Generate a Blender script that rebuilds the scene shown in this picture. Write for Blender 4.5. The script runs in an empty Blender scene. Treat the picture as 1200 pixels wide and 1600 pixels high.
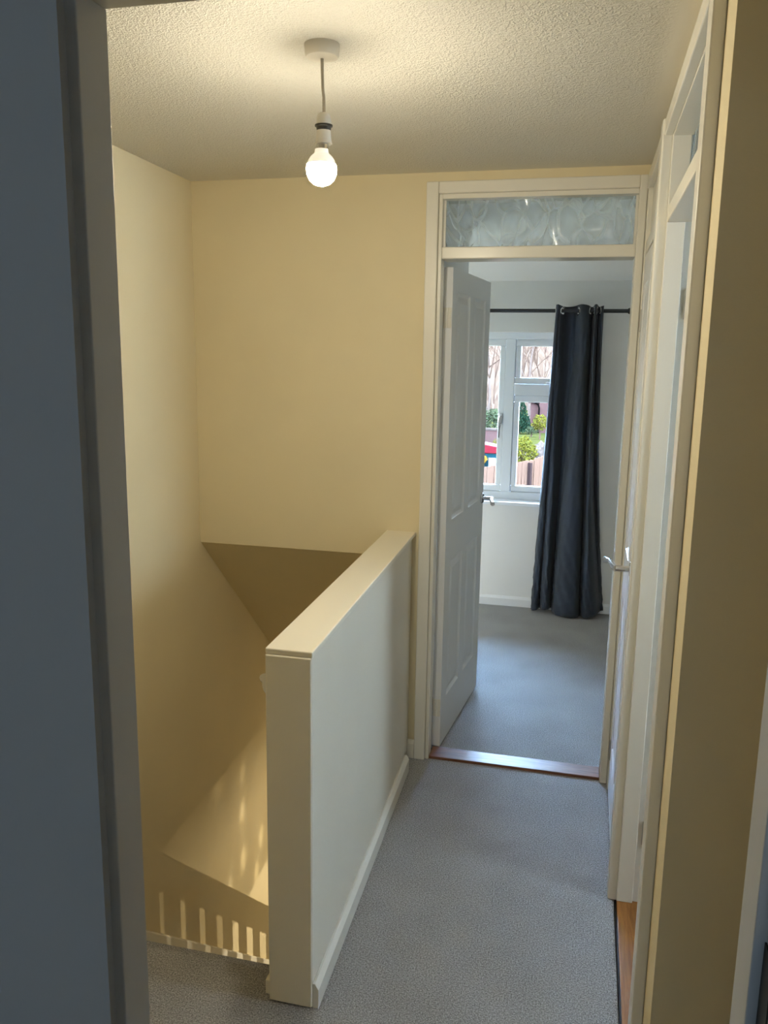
import bpy, bmesh, math, random
from mathutils import Vector, Matrix
random.seed(7)
S = bpy.context.scene
C = S.collection
R = math.radians

# ------------------------------------------------------------------ camera
cam_d = bpy.data.cameras.new('camera')
cam = bpy.data.objects.new('camera', cam_d); C.objects.link(cam); S.camera = cam
H = 1.64
yaw, pit, rol = R(-13.613), R(10.757), R(-0.858)
fw = Vector((math.sin(yaw)*math.cos(pit), math.cos(yaw)*math.cos(pit), -math.sin(pit)))
rt = Vector((math.cos(yaw), -math.sin(yaw), 0)); dn = fw.cross(rt)
r2 = rt*math.cos(rol) + dn*math.sin(rol); d2 = -rt*math.sin(rol) + dn*math.cos(rol)
m = Matrix((r2, -d2, -fw)).transposed().to_4x4(); m.translation = (0, 0, H)
cam.matrix_world = m
cam_d.sensor_fit = 'VERTICAL'; cam_d.sensor_height = 36; cam_d.lens = 1300.6/1600*36
cam_d.clip_start = 0.02; cam_d.clip_end = 500

# ------------------------------------------------------------------ world, sun, exposure
W = bpy.data.worlds.new('world'); S.world = W; W.use_nodes = True
bg = W.node_tree.nodes['Background']
bg.inputs['Color'].default_value = (0.42, 0.655, 1.0, 1); bg.inputs['Strength'].default_value = 105.0
sun_d = bpy.data.lights.new('sun', 'SUN'); sun_d.energy = 16; sun_d.angle = R(1.5); sun_d.color = (1, .96, .90)
sun = bpy.data.objects.new('sun', sun_d); C.objects.link(sun)
sun.rotation_euler = Vector((-.46, -.69, -.56)).to_track_quat('-Z', 'Y').to_euler()
S.view_settings.view_transform = 'Standard'; S.view_settings.look = 'None'
S.view_settings.gamma = 1; S.view_settings.exposure = 0; S.view_settings.use_curve_mapping = False
BULB = 580.0             # emission of the landing bulb
BULB_COL = (1.0, .895, .685)
LOWER_LAMP = 98.0        # lamp of the hall downstairs, watts
S.cycles.sample_clamp_indirect = 6
S.cycles.max_bounces = 10; S.cycles.diffuse_bounces = 6

# ------------------------------------------------------------------ materials
def mat(name, col, rough=.5, metal=0, spec=.5):
    M = bpy.data.materials.new(name); M.use_nodes = True
    b = M.node_tree.nodes['Principled BSDF']
    b.inputs['Base Color'].default_value = (*col, 1); b.inputs['Roughness'].default_value = rough
    b.inputs['Metallic'].default_value = metal; b.inputs['Specular IOR Level'].default_value = spec
    return M
def N(M, t, **kw):
    n = M.node_tree.nodes.new(t)
    for k, v in kw.items():
        if k in n.inputs.keys(): n.inputs[k].default_value = v
        else: setattr(n, k, v)
    return n
def L(M, a, ao, b, bi): M.node_tree.links.new(a.outputs[ao], b.inputs[bi])
def B(M): return M.node_tree.nodes['Principled BSDF']
def coords(M, scale=None):
    g = N(M, 'ShaderNodeTexCoord')
    if scale is None: return g, 'Object'
    mp = N(M, 'ShaderNodeMapping'); mp.inputs['Scale'].default_value = scale
    L(M, g, 'Object', mp, 'Vector'); return mp, 'Vector'
def ramp(M, src, out, stops):
    r = N(M, 'ShaderNodeValToRGB'); e = r.color_ramp.elements
    while len(e) < len(stops): e.new(.5)
    for el, (p, c) in zip(e, stops): el.position = p; el.color = (*c, 1)
    L(M, src, out, r, 'Fac'); return r
def bump(M, src, out, dist, strength=1.0, normal=None):
    b = N(M, 'ShaderNodeBump'); b.inputs['Strength'].default_value = strength; b.inputs['Distance'].default_value = dist
    L(M, src, out, b, 'Height')
    if normal: L(M, normal, 'Normal', b, 'Normal')
    L(M, b, 'Normal', B(M), 'Normal'); return b
def painted(name, col, rough, bscale=220, bdist=.0004, var=.03, spec=.5):
    M = mat(name, col, rough, spec=spec)
    c, o = coords(M)
    n = N(M, 'ShaderNodeTexNoise', Scale=2.2, Detail=4); L(M, c, o, n, 'Vector')
    r = ramp(M, n, 'Fac', [(.3, tuple(v*(1-var) for v in col)), (.7, tuple(min(1, v*(1+var)) for v in col))])
    L(M, r, 'Color', B(M), 'Base Color')
    n2 = N(M, 'ShaderNodeTexNoise', Scale=bscale, Detail=2); L(M, c, o, n2, 'Vector')
    bump(M, n2, 'Fac', bdist, .5)
    return M
def brushed(name, col, rough):         # gloss paint with faint brush marks running up
    M = mat(name, col, rough)
    c, o = coords(M, (90, 90, 3))
    n = N(M, 'ShaderNodeTexNoise', Scale=1.0, Detail=3); L(M, c, o, n, 'Vector')
    bump(M, n, 'Fac', .0006, .35)
    return M
M_WALL = painted('cream_wall_paint', (.76, .67, .46), .75, spec=.25)
M_HALF = painted('pale_cream_wall_paint', (.76, .72, .62), .42, spec=.5)
M_CAP = brushed('cream_gloss_paint', (.82, .77, .64), .38)
M_WHITE = brushed('white_gloss_paint', (.80, .78, .71), .26)
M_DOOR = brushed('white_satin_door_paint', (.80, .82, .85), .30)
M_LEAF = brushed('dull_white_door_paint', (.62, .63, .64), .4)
M_GREYW = painted('pale_grey_bedroom_paint', (.81, .815, .81), .8, spec=.2)
M_BEDCEIL = painted('bedroom_ceiling_paint', (.86, .86, .86), .8, spec=.2)
M_UPVC = mat('white_upvc', (.80, .85, .91), .3)
M_CHROME = mat('chrome', (.75, .75, .77), .12, 1)
M_STEEL = mat('painted_over_steel', (.45, .44, .42), .4, .6)
M_BLACK = mat('black_metal', (.008, .008, .009), .45)
M_PLASTIC = painted('aged_white_plastic', (.72, .68, .60), .4, 60, .0002)
M_CORD = mat('grey_beige_cable', (.45, .40, .32), .5)
M_DARK = mat('black_plastic', (.02, .018, .015), .35)

def m_ceiling():
    M = mat('stippled_artex_ceiling', (.70, .68, .615), .42, spec=.5)
    c, o = coords(M)
    n1 = N(M, 'ShaderNodeTexNoise', Scale=130, Detail=3, Roughness=.6); L(M, c, o, n1, 'Vector')
    r1 = ramp(M, n1, 'Fac', [(.40, (0, 0, 0)), (.66, (1, 1, 1))])
    v = N(M, 'ShaderNodeTexVoronoi', Scale=190); L(M, c, o, v, 'Vector')
    r2_ = ramp(M, v, 'Distance', [(0, (1, 1, 1)), (.55, (0, 0, 0))])
    ad = N(M, 'ShaderNodeMath', operation='ADD'); L(M, r1, 'Color', ad, 0); L(M, r2_, 'Color', ad, 1)
    sp = N(M, 'ShaderNodeSeparateXYZ'); L(M, c, o, sp, 'Vector')
    mxx = N(M, 'ShaderNodeMapRange'); L(M, sp, 'X', mxx, 'Value'); mxx.inputs['From Min'].default_value = .125; mxx.inputs['From Max'].default_value = .09
    ml = N(M, 'ShaderNodeMath', operation='MULTIPLY'); L(M, ad, 'Value', ml, 0); L(M, mxx, 'Result', ml, 1)
    myy = N(M, 'ShaderNodeMapRange'); L(M, sp, 'Y', myy, 'Value'); myy.inputs['From Min'].default_value = 3.11; myy.inputs['From Max'].default_value = 3.07
    ml2 = N(M, 'ShaderNodeMath', operation='MULTIPLY'); L(M, ml, 'Value', ml2, 0); L(M, myy, 'Result', ml2, 1)
    bump(M, ml2, 'Value', .0024, .75)
    return M
M_CEIL = m_ceiling()
def m_carpet(name, a, b, c_):
    M = mat(name, a, .95, spec=.1)
    c, o = coords(M)
    n1 = N(M, 'ShaderNodeTexNoise', Scale=250, Detail=4, Roughness=.7); L(M, c, o, n1, 'Vector')
    n2 = N(M, 'ShaderNodeTexNoise', Scale=5, Detail=4); L(M, c, o, n2, 'Vector')
    mx = N(M, 'ShaderNodeMath', operation='MULTIPLY_ADD'); L(M, n2, 'Fac', mx, 0)
    mx.inputs[1].default_value = .09; L(M, n1, 'Fac', mx, 2)
    r = ramp(M, mx, 'Value', [(.38, b), (.54, a), (.70, c_)])
    L(M, r, 'Color', B(M), 'Base Color')
    n3 = N(M, 'ShaderNodeTexNoise', Scale=260, Detail=3, Roughness=.7); L(M, c, o, n3, 'Vector')
    bump(M, n3, 'Fac', .006, .8)
    return M
M_CARPET = m_carpet('grey_twist_carpet', (.305, .298, .295), (.120, .116, .114), (.54, .53, .525))
def m_wood(name, dark, light, scale, rough=.3):
    M = mat(name, light, rough)
    c, o = coords(M, scale)
    n = N(M, 'ShaderNodeTexNoise', Scale=1, Detail=6, Roughness=.65, Distortion=.6); L(M, c, o, n, 'Vector')
    r = ramp(M, n, 'Fac', [(.32, dark), (.66, light)])
    L(M, r, 'Color', B(M), 'Base Color'); bump(M, n, 'Fac', .0006, .5)
    return M
M_SILLWOOD = m_wood('varnished_red_brown_wood', (.10, .035, .016), (.25, .105, .055), (7, 75, 75), .42)
M_OAK = m_wood('golden_oak_laminate', (.16, .065, .015), (.36, .165, .045), (85, 5, 85), .42)
M_FENCE = m_wood('weathered_fence_wood', (.033, .0165, .0102), (.058, .0295, .0186), (20, 20, 2), .8); B(M_FENCE).inputs['Specular IOR Level'].default_value = 0
def m_curtain():
    M = mat('charcoal_blue_curtain_cloth', (.022, .0275, .037), .7, spec=.3)
    B(M).inputs['Sheen Weight'].default_value = .12
    c, o = coords(M)
    n = N(M, 'ShaderNodeTexNoise', Scale=700, Detail=2); L(M, c, o, n, 'Vector')
    n2 = N(M, 'ShaderNodeTexNoise', Scale=14, Detail=3, Distortion=1.2); L(M, c, o, n2, 'Vector')
    b1 = bump(M, n2, 'Fac', .004, .4); bump(M, n, 'Fac', .0004, .3, b1)
    return M
M_CURT = m_curtain()
def m_pane():
    M = bpy.data.materials.new('clear_window_glass'); M.use_nodes = True
    nt = M.node_tree; nt.nodes.remove(B(M)); out = nt.nodes['Material Output']
    t = N(M, 'ShaderNodeBsdfTransparent'); t.inputs['Color'].default_value = (.97, .98, .98, 1)
    g = N(M, 'ShaderNodeBsdfGlossy', Roughness=.02); f_ = N(M, 'ShaderNodeFresnel', IOR=1.3)
    mx = N(M, 'ShaderNodeMixShader'); L(M, f_, 'Fac', mx, 0); L(M, t, 'BSDF', mx, 1); L(M, g, 'BSDF', mx, 2)
    L(M, mx, 'Shader', out, 'Surface'); return M
M_PANE = m_pane()
M_TINT = m_pane(); M_TINT.name = 'tinted_window_glass'
M_TINT.node_tree.nodes['Transparent BSDF'].inputs['Color'].default_value = (.70, .63, .55, 1)  # warm tint added to weaken and warm the daylight of this window
def m_obscured():
    M = mat('patterned_obscured_glass', (.88, .94, .97), .10)
    b = B(M); b.inputs['Transmission Weight'].default_value = 1.0; b.inputs['IOR'].default_value = 1.22
    c, o = coords(M, (1, 1, .55))
    n = N(M, 'ShaderNodeTexNoise', Scale=9, Detail=1); L(M, c, o, n, 'Vector')
    mxv = N(M, 'ShaderNodeMix', data_type='RGBA'); mxv.inputs[0].default_value = .12
    L(M, c, o, mxv, 6); L(M, n, 'Color', mxv, 7)
    v = N(M, 'ShaderNodeTexVoronoi', Scale=17, feature='SMOOTH_F1', Smoothness=.12); L(M, mxv, 2, v, 'Vector')
    bump(M, v, 'Distance', .03, .8)
    v2 = N(M, 'ShaderNodeTexVoronoi', Scale=21, feature='DISTANCE_TO_EDGE'); L(M, mxv, 2, v2, 'Vector')
    r = ramp(M, v2, 'Distance', [(0, (.24, .24, .24)), (.08, (.17, .17, .17)), (.3, (.08, .08, .08))])  # whiter cell edges painted in for light refracted by the relief
    tl = N(M, 'ShaderNodeBsdfTranslucent'); tl.inputs['Color'].default_value = (.85, .92, .97, 1)
    df = N(M, 'ShaderNodeAddShader'); d0 = N(M, 'ShaderNodeBsdfDiffuse'); d0.inputs['Color'].default_value = (.35, .38, .40, 1)
    L(M, tl, 'BSDF', df, 0); L(M, d0, 'BSDF', df, 1)
    mx = N(M, 'ShaderNodeMixShader'); L(M, r, 'Color', mx, 0); L(M, b, 'BSDF', mx, 1); L(M, df, 'Shader', mx, 2)
    L(M, mx, 'Shader', M.node_tree.nodes['Material Output'], 'Surface')
    return M
M_OBSC = m_obscured()
M_DIMPANE = m_pane(); M_DIMPANE.name = 'daylight_dimming_pane'
M_DIMPANE.node_tree.nodes['Transparent BSDF'].inputs['Color'].default_value = (.165, .152, .138, 1)  # dark tint added to weaken the daylight from behind the viewer
def m_bulb():
    M = mat('lit_opal_bulb', (1, 1, 1), .3); b = B(M)
    b.inputs['Emission Color'].default_value = (*BULB_COL, 1); b.inputs['Emission Strength'].default_value = BULB
    return M
M_BULB = m_bulb()
M_GLOW = m_bulb(); M_GLOW.name = 'bulb_body_glow'; B(M_GLOW).inputs['Emission Strength'].default_value = .6
def m_shade():                 # cut-glass shade: caustic specks put into its transparency as clear spots
    M = bpy.data.materials.new('cut_glass_lampshade'); M.use_nodes = True
    M.node_tree.nodes.remove(B(M)); out = M.node_tree.nodes['Material Output']
    c, o = coords(M, (1, 1, .45))
    v = N(M, 'ShaderNodeTexVoronoi', Scale=85); L(M, c, o, v, 'Vector')
    n = N(M, 'ShaderNodeTexNoise', Scale=30, Detail=3); L(M, c, o, n, 'Vector')
    ad = N(M, 'ShaderNodeMath', operation='MULTIPLY_ADD'); L(M, n, 'Fac', ad, 0); ad.inputs[1].default_value = .35; L(M, v, 'Distance', ad, 2)
    r = ramp(M, ad, 'Value', [(.365, (1, .98, .9)), (.415, (.48, .47, .43)), (.70, (.38, .37, .34))])
    sp = N(M, 'ShaderNodeSeparateXYZ'); g0 = N(M, 'ShaderNodeTexCoord'); L(M, g0, 'Object', sp, 'Vector')
    mr = N(M, 'ShaderNodeMapRange'); L(M, sp, 'Z', mr, 'Value')  # upper part darkened to fade out the landing-edge shadow on the wall
    mr.inputs['From Min'].default_value = -.245; mr.inputs['From Max'].default_value = -.268; mr.inputs['To Min'].default_value = .15
    mm = N(M, 'ShaderNodeMix', data_type='RGBA', blend_type='MULTIPLY'); mm.inputs[0].default_value = 1
    L(M, r, 'Color', mm, 6); L(M, mr, 'Result', mm, 7)
    t = N(M, 'ShaderNodeBsdfTransparent'); L(M, mm, 2, t, 'Color')
    g = N(M, 'ShaderNodeBsdfGlossy', Roughness=.1)
    mx = N(M, 'ShaderNodeMixShader'); mx.inputs[0].default_value = .06; L(M, t, 'BSDF', mx, 1); L(M, g, 'BSDF', mx, 2)
    L(M, mx, 'Shader', out, 'Surface'); return M
M_SHADE = m_shade()
def m_two(name, a, b, scale, rough=.9):
    M = mat(name, a, rough, spec=0); c, o = coords(M)
    n = N(M, 'ShaderNodeTexNoise', Scale=scale, Detail=4); L(M, c, o, n, 'Vector')
    r = ramp(M, n, 'Fac', [(.35, a), (.65, b)]); L(M, r, 'Color', B(M), 'Base Color'); return M
M_LAWN = m_two('lawn_grass', (.010, .010, .0027), (.0165, .0138, .004), 1.5)
M_ROAD = m_two('grey_tarmac', (.012, .0082, .0057), (.0165, .0112, .0078), 4)
M_CONIFER = m_two('dark_conifer_leaf', (0.00196, 0.0049, 0.00252), (0.0049, 0.00868, 0.0042), 8)
M_YELLOW = m_two('yellow_green_leaf', (0.0364, 0.0259, 0.0028), (0.0182, 0.0175, 0.0035), 6)
M_GREEN = m_two('mid_green_leaf', (0.0084, 0.0105, 0.0049), (0.0168, 0.0168, 0.0077), 6)
M_BIRCH = m_two('pale_birch_bark', (0.0308, 0.0189, 0.014), (0.0532, 0.0336, 0.0238), 9)
M_TWIG = m_two('pink_brown_twig_bark', (0.0252, 0.0133, 0.0091), (0.0392, 0.0217, 0.0133), 3)
M_ROCK = m_two('grey_stone', (0.0182, 0.01232, 0.00924), (0.035, 0.0231, 0.0175), 5)
def m_brick():
    M = mat('red_brick_wall', (.03, .013, .011), .85, spec=0)
    c, o = coords(M)
    b = N(M, 'ShaderNodeTexBrick', Scale=4.5); L(M, c, o, b, 'Vector')
    mp = N(M, 'ShaderNodeMapping'); mp.inputs['Rotation'].default_value = (R(90), 0, 0)
    M.node_tree.links.new(c.outputs[o], mp.inputs['Vector']); L(M, mp, 'Vector', b, 'Vector')
    b.inputs['Color1'].default_value = (.031, .013, .0105, 1); b.inputs['Color2'].default_value = (.024, .011, .0095, 1)
    b.inputs['Mortar'].default_value = (.028, .0165, .0125, 1)
    L(M, b, 'Color', B(M), 'Base Color'); return M
M_BRICK = m_brick()
M_TILE = mat('brown_roof_tile', (0.0126, 0.00672, 0.0056), .8, spec=0)
M_PIPE = mat('matt_black_gutter', (.0006, .0005, .0005), .9, spec=0)
M_RED = mat('red_toy_plastic', (0.042, 0.00168, 0.00308), .6, spec=.02)
M_BLUE = mat('blue_toy_plastic', (0.0014, 0.0112, 0.0133), .6, spec=.02)
M_YEL = mat('yellow_toy_plastic', (0.0476, 0.0224, 0.00182), .6, spec=.02)

# ------------------------------------------------------------------ mesh helpers
def box(bm, x0, x1, y0, y1, z0, z1):
    v = [bm.verts.new((x, y, z)) for x in (x0, x1) for y in (y0, y1) for z in (z0, z1)]
    for f in ((0, 1, 3, 2), (4, 6, 7, 5), (0, 4, 5, 1), (2, 3, 7, 6), (0, 2, 6, 4), (1, 5, 7, 3)):
        bm.faces.new([v[i] for i in f])
def extrude(bm, pts, axis, a, b):
    """closed 2D outline pushed along an axis: x -> (y,z), y -> (x,z), z -> (x,y)"""
    def P(u, v, w): return {'x': (w, u, v), 'y': (u, w, v), 'z': (u, v, w)}[axis]
    A = [bm.verts.new(P(u, v, a)) for u, v in pts]; Bv = [bm.verts.new(P(u, v, b)) for u, v in pts]
    n = len(pts)
    bm.faces.new(A); bm.faces.new(Bv[::-1])
    for i in range(n): bm.faces.new((A[i], Bv[i], Bv[(i+1) % n], A[(i+1) % n]))
def tube(bm, pts, r, seg=10, cap=True):
    pts = [Vector(p) for p in pts]; rs = r if isinstance(r, (list, tuple)) else [r]*len(pts)
    rings = []; up = None
    for i, p in enumerate(pts):
        t = (pts[min(i+1, len(pts)-1)] - pts[max(i-1, 0)]).normalized()
        if up is None or abs(up.dot(t)) > .98:
            up = Vector((0, 0, 1)) if abs(t.z) < .9 else Vector((1, 0, 0))
        s = t.cross(up).normalized(); up = s.cross(t).normalized()
        rings.append([bm.verts.new(p + (s*math.cos(a) + up*math.sin(a))*rs[i]) for a in [2*math.pi*k/seg for k in range(seg)]])
    for a, b in zip(rings, rings[1:]):
        for k in range(seg): bm.faces.new((a[k], a[(k+1) % seg], b[(k+1) % seg], b[k]))
    if cap:
        bm.faces.new(rings[0][::-1]); bm.faces.new(rings[-1])
def lathe(bm, prof, seg=32, origin=(0, 0, 0), ax='z'):
    """prof: list of (radius, height)"""
    o = Vector(origin)
    def P(r, h, a):
        c, s = r*math.cos(a), r*math.sin(a)
        return o + Vector({'z': (c, s, h), 'x': (h, c, s), 'y': (c, h, s)}[ax])
    rings = []
    for r, h in prof:
        if r < 1e-6: rings.append([bm.verts.new(P(0, h, 0))])
        else: rings.append([bm.verts.new(P(r, h, 2*math.pi*k/seg)) for k in range(seg)])
    for a, b in zip(rings, rings[1:]):
        for k in range(seg):
            k2 = (k+1) % seg
            if len(a) == 1 and len(b) == 1: continue
            if len(a) == 1: bm.faces.new((a[0], b[k2], b[k]))
            elif len(b) == 1: bm.faces.new((a[k], a[k2], b[0]))
            else: bm.faces.new((a[k], a[k2], b[k2], b[k]))
def torus(bm, c, nrm, R_, r_, seg=28, seg2=8):
    c = Vector(c); n = Vector(nrm).normalized()
    u = n.orthogonal().normalized(); v = n.cross(u)
    rings = []
    for i in range(seg):
        a = 2*math.pi*i/seg; d = u*math.cos(a) + v*math.sin(a)
        rings.append([bm.verts.new(c + d*(R_ + r_*math.cos(b)) + n*r_*math.sin(b)) for b in [2*math.pi*k/seg2 for k in range(seg2)]])
    for i in range(seg):
        a, b = rings[i], rings[(i+1) % seg]
        for k in range(seg2): bm.faces.new((a[k], b[k], b[(k+1) % seg2], a[(k+1) % seg2]))
def obj(name, bm, material, parent=None, bevel=0, smooth=False, label=None):
    bmesh.ops.recalc_face_normals(bm, faces=bm.faces[:])
    me = bpy.data.meshes.new(name); bm.to_mesh(me); bm.free()
    me.materials.append(material)
    if smooth:
        for p in me.polygons: p.use_smooth = True
        me.set_sharp_from_angle(angle=R(40))
    o = bpy.data.objects.new(name, me); C.objects.link(o)
    if parent: o.parent = parent
    if bevel:
        b = o.modifiers.new('bevel', 'BEVEL'); b.width = bevel; b.segments = 2; b.limit_method = 'ANGLE'; b.angle_limit = R(40)
        b.harden_normals = False
    if label: o['label'] = label
    return o
def made(fn, name, material, parent=None, **kw):
    bm = bmesh.new(); fn(bm); return obj(name, bm, material, parent, **kw)
def boxes(name, lst, material, parent=None, **kw):
    return made(lambda bm: [box(bm, *b) for b in lst], name, material, parent, **kw)
def tag(o, label, cat, kind=None, group=None):
    o['label'] = label; o['category'] = cat
    if kind: o['kind'] = kind
    if group: o['group'] = group
    return o
def empty(name, label, cat, loc=(0, 0, 0), rz=0, kind=None, group=None):
    o = bpy.data.objects.new(name, None); C.objects.link(o); o.location = loc; o.rotation_euler = (0, 0, rz)
    o.empty_display_size = .1
    return tag(o, label, cat, kind, group)

# ------------------------------------------------------------------ key measures (metres; camera at the origin, hall runs +Y)
SK = -.0285                                    # the stair walls run slightly skew to the hall
def XL(y): return -1.556 + SK*(y - 3.147)      # left stair wall
def XHL(y): return -.709 + SK*(y - 1.758)      # half wall, stair side
def XHR(y): return -.594 + SK*(y - 1.758)      # half wall, landing side
CE = 2.289; YF = 3.147; YN = 1.862; PITCH = .886

# ================================================================== STRUCTURE
# landing floor
def f_land(bm):
    extrude(bm, [(-1.62, .84), (-1.62, YN), (XHL(YN)-.0, YN), (XHL(3.16), 3.16), (.166, 3.16), (.166, 1.385), (1.35, 1.385), (1.35, .84)], 'z', -.25, 0)
tag(made(f_land, 'floor', M_CARPET, bevel=.012), 'grey twist-pile carpet of the landing', 'floor', 'structure')
def fl_(name, x0, x1, y0, y1, z, material, label):
    tag(boxes(name, [(x0, x1, y0, y1, z-.25, z)], material), label, 'floor', 'structure')
tag(boxes('floor_bedroom', [(-.70, .60, 3.246, 5.42, -.25, 0), (-2.7, -.70, 4.5, 5.42, -.2, 0)], M_CARPET), 'grey carpet of the bedroom beyond the open door', 'floor', 'structure')
fl_('floor_near_room', -1.9, 1.9, -2.7, .84, 0, M_CARPET, 'carpet of the dark room around the viewer')
fl_('floor_downstairs', -1.75, 2.5, 1.4, 7.0, -2.6, M_HALF, 'hall floor at the foot of the stairs')
# ceilings
tag(boxes('ceiling', [(-1.75, 1.45, .84, 3.2, CE, CE+.12)], M_CEIL), 'stippled cream ceiling over the landing', 'ceiling', 'structure')
def f_bedceil(bm):
    extrude(bm, [(3.2, CE), (4.98, CE), (5.42, 2.088), (5.65, 2.088), (5.65, CE+.12), (3.2, CE+.12)], 'x', -2.8, .7)
tag(made(f_bedceil, 'ceiling_bedroom', M_BEDCEIL), 'white bedroom ceiling sloping down to the window wall', 'ceiling', 'structure')
tag(boxes('ceiling_near_room', [(-1.9, 1.9, -2.7, .84, CE, CE+.12)], M_GREYW), 'ceiling of the near room', 'ceiling', 'structure')
def f_soffit(bm):
    z = lambda y: .85 - PITCH*(y - YF)
    extrude(bm, [(YF+.0015, .8488), (4.39, z(4.39)), (7.0, z(4.39)), (7.0, z(4.39)+.15), (4.5, z(4.39)+.15), (3.247, .97)], 'x', -1.75, -.70)
tag(made(f_soffit, 'ceiling_stairs', M_WALL), 'shaded sloping underside over the stairs', 'ceiling', 'structure')
tag(boxes('ceiling_downstairs', [(-.72, 2.5, 1.4, 7.0, -.30, -.252)], M_BEDCEIL), 'ceiling of the hall downstairs', 'ceiling', 'structure')
# left wall
def f_left(bm):
    extrude(bm, [(XL(.84), .84), (XL(7), 7.0), (XL(7)-.12, 7.0), (XL(.84)-.12, .84)], 'z', -2.62, CE)
tag(made(f_left, 'wall_left', M_WALL), 'cream wall on the left running down the stairs', 'wall', 'structure')
# far wall with doorway notch
def f_far(bm):
    extrude(bm, [(-1.66, .85), (-.735, .85), (-.735, -.25), (-.571, -.25), (-.571, 2.213), (.140, 2.213), (.140, -.25), (.30, -.25), (.30, CE), (-1.66, CE)], 'y', YF, 3.247)
tag(made(f_far, 'wall_far', M_WALL), 'cream end wall above the stairs with the bedroom doorway', 'wall', 'structure')
# right wall with two doorways
def f_right(bm):
    extrude(bm, [(1.377, -.25), (1.535, -.25), (1.535, 2.215), (2.42, 2.215), (2.42, -.25), (2.465, -.25), (2.465, 2.215), (3.105, 2.215), (3.105, -.25), (3.147, -.25), (3.147, CE), (1.377, CE)], 'x', .172, .272)
tag(made(f_right, 'wall_right', M_WALL), 'cream right wall of the landing pierced by two doorways', 'wall', 'structure')
tag(boxes('wall_recess', [(.272, 1.45, 1.377, 1.45, -.25, CE), (1.35, 1.45, .84, 1.377, -.25, CE)], M_WALL), 'shaded cream wall face round the corner on the right', 'wall', 'structure')
# wall with the near doorway
def f_near(bm):
    extrude(bm, [(-1.9, -.25), (-.53, -.25), (-.53, 2.215), (.211, 2.215), (.211, -.25), (1.9, -.25), (1.9, CE), (-1.9, CE)], 'y', .735, .835)
tag(made(f_near, 'wall_near', M_WALL), 'wall holding the doorway the photo is taken through', 'wall', 'structure')
# near room shell
tag(boxes('wall_near_room', [(-2.0, -1.9, -2.7, .735, -.1, CE), (1.9, 2.0, -2.7, .735, -.1, CE),
     (-2.0, -1.0, -2.8, -2.7, -.1, CE), (1.0, 2.0, -2.8, -2.7, -.1, CE), (-1.0, 1.0, -2.8, -2.7, -.1, .9), (-1.0, 1.0, -2.8, -2.7, 2.0, CE)], M_GREYW), 'walls of the room behind the viewer', 'wall', 'structure')
# bedroom shell
def f_bedback(bm):
    box(bm, -2.8, .60, 5.4, 5.62, -.1, .682); box(bm, -2.8, .60, 5.4, 5.62, 1.787, 2.15)
    box(bm, -2.8, -2.6, 5.4, 5.62, .682, 1.787); box(bm, -.03, .60, 5.4, 5.62, .682, 1.787)
tag(made(f_bedback, 'wall_bedroom_window', M_GREYW), 'pale grey bedroom wall around the window', 'wall', 'structure')
tag(boxes('wall_bedroom_right', [(.50, .60, 3.247, 5.4, -.1, CE)], M_GREYW), 'right wall of the bedroom', 'wall', 'structure')
tag(boxes('wall_bedroom_left', [(-2.8, -2.7, 3.247, 5.4, -.1, CE), (-.71, -.655, 3.247, 4.52, -.02, CE), (-2.7, -.71, 4.47, 4.52, -.02, CE), (-.75, -.70, 3.247, 5.4, -.28, -.02)], M_GREYW), 'boxed-in wall over the stairs beside the open door', 'wall', 'structure')
# bathroom shell behind the right-hand doorway
tag(boxes('wall_bathroom', [(1.9, 2.0, 1.45, 1.52, -.1, CE), (1.9, 2.0, 2.12, 3.3, -.1, CE), (1.9, 2.0, 1.52, 2.12, -.1, 1.10), (1.9, 2.0, 1.52, 2.12, 1.85, CE), (.272, 1.9, 3.2, 3.3, -.1, CE), (1.35, 2.0, 1.377, 1.45, -.1, CE)], M_GREYW), 'walls of the room behind the right-hand doorway', 'wall', 'structure')
tag(boxes('wall_cupboard', [(.272, 1.9, 2.445, 2.50, -.1, CE)], M_GREYW), 'partition between the two rooms on the right', 'wall', 'structure')
tag(boxes('ceiling_bathroom', [(.20, 2.0, 1.45, 3.3, CE, CE+.1)], M_BEDCEIL), 'ceiling of the room on the right', 'ceiling', 'structure')
fb = tag(boxes('floor_bathroom', [(.168, 1.9, 1.45, 3.2, -.25, -.012)], M_DARK), 'golden oak laminate floor in the right-hand doorway', 'floor', 'structure')
pl = bmesh.new(); box(pl, .0, .195, 1.46, 2.44, -.012, .002)
pl0 = obj('plank', pl, M_OAK, fb, bevel=.0015); pl0.location.x = .172
for k in range(1, 8):
    p_ = pl0.copy(); C.objects.link(p_); p_.parent = fb; p_.location.x = .172 + .197*k
# downstairs shell
def f_down(bm):
    box(bm, -1.75, 2.5, 1.3, 1.4, -2.6, -.25); box(bm, 2.5, 2.6, 1.3, 7.0, -2.6, -.25)
    box(bm, -1.75, .2, 7.0, 7.1, -2.6, .2); box(bm, 1.3, 2.6, 7.0, 7.1, -2.6, -.25); box(bm, .2, 1.3, 7.0, 7.1, -.5, -.25)
tag(made(f_down, 'wall_downstairs', M_HALF), 'walls of the hall downstairs', 'wall', 'structure')
tag(made(lambda bm: extrude(bm, [(XHL(1.40), 1.40), (XHL(3.45), 3.45), (XHR(3.45), 3.45), (XHR(1.40), 1.40)], 'z', -2.6, -.25), 'wall_stairs', M_WALL),
    'wall closing in the stairs below the landing', 'wall', 'structure')
tag(boxes('shadow_board', [(-.745, -.62, 3.44, 6.9, -.44, -.27)], M_WALL), 'unseen board added to lower the landing-edge shadow on the stair wall', 'shadow_board', 'structure')  # out of view, added to shape the shadow edge on the stair wall

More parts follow.
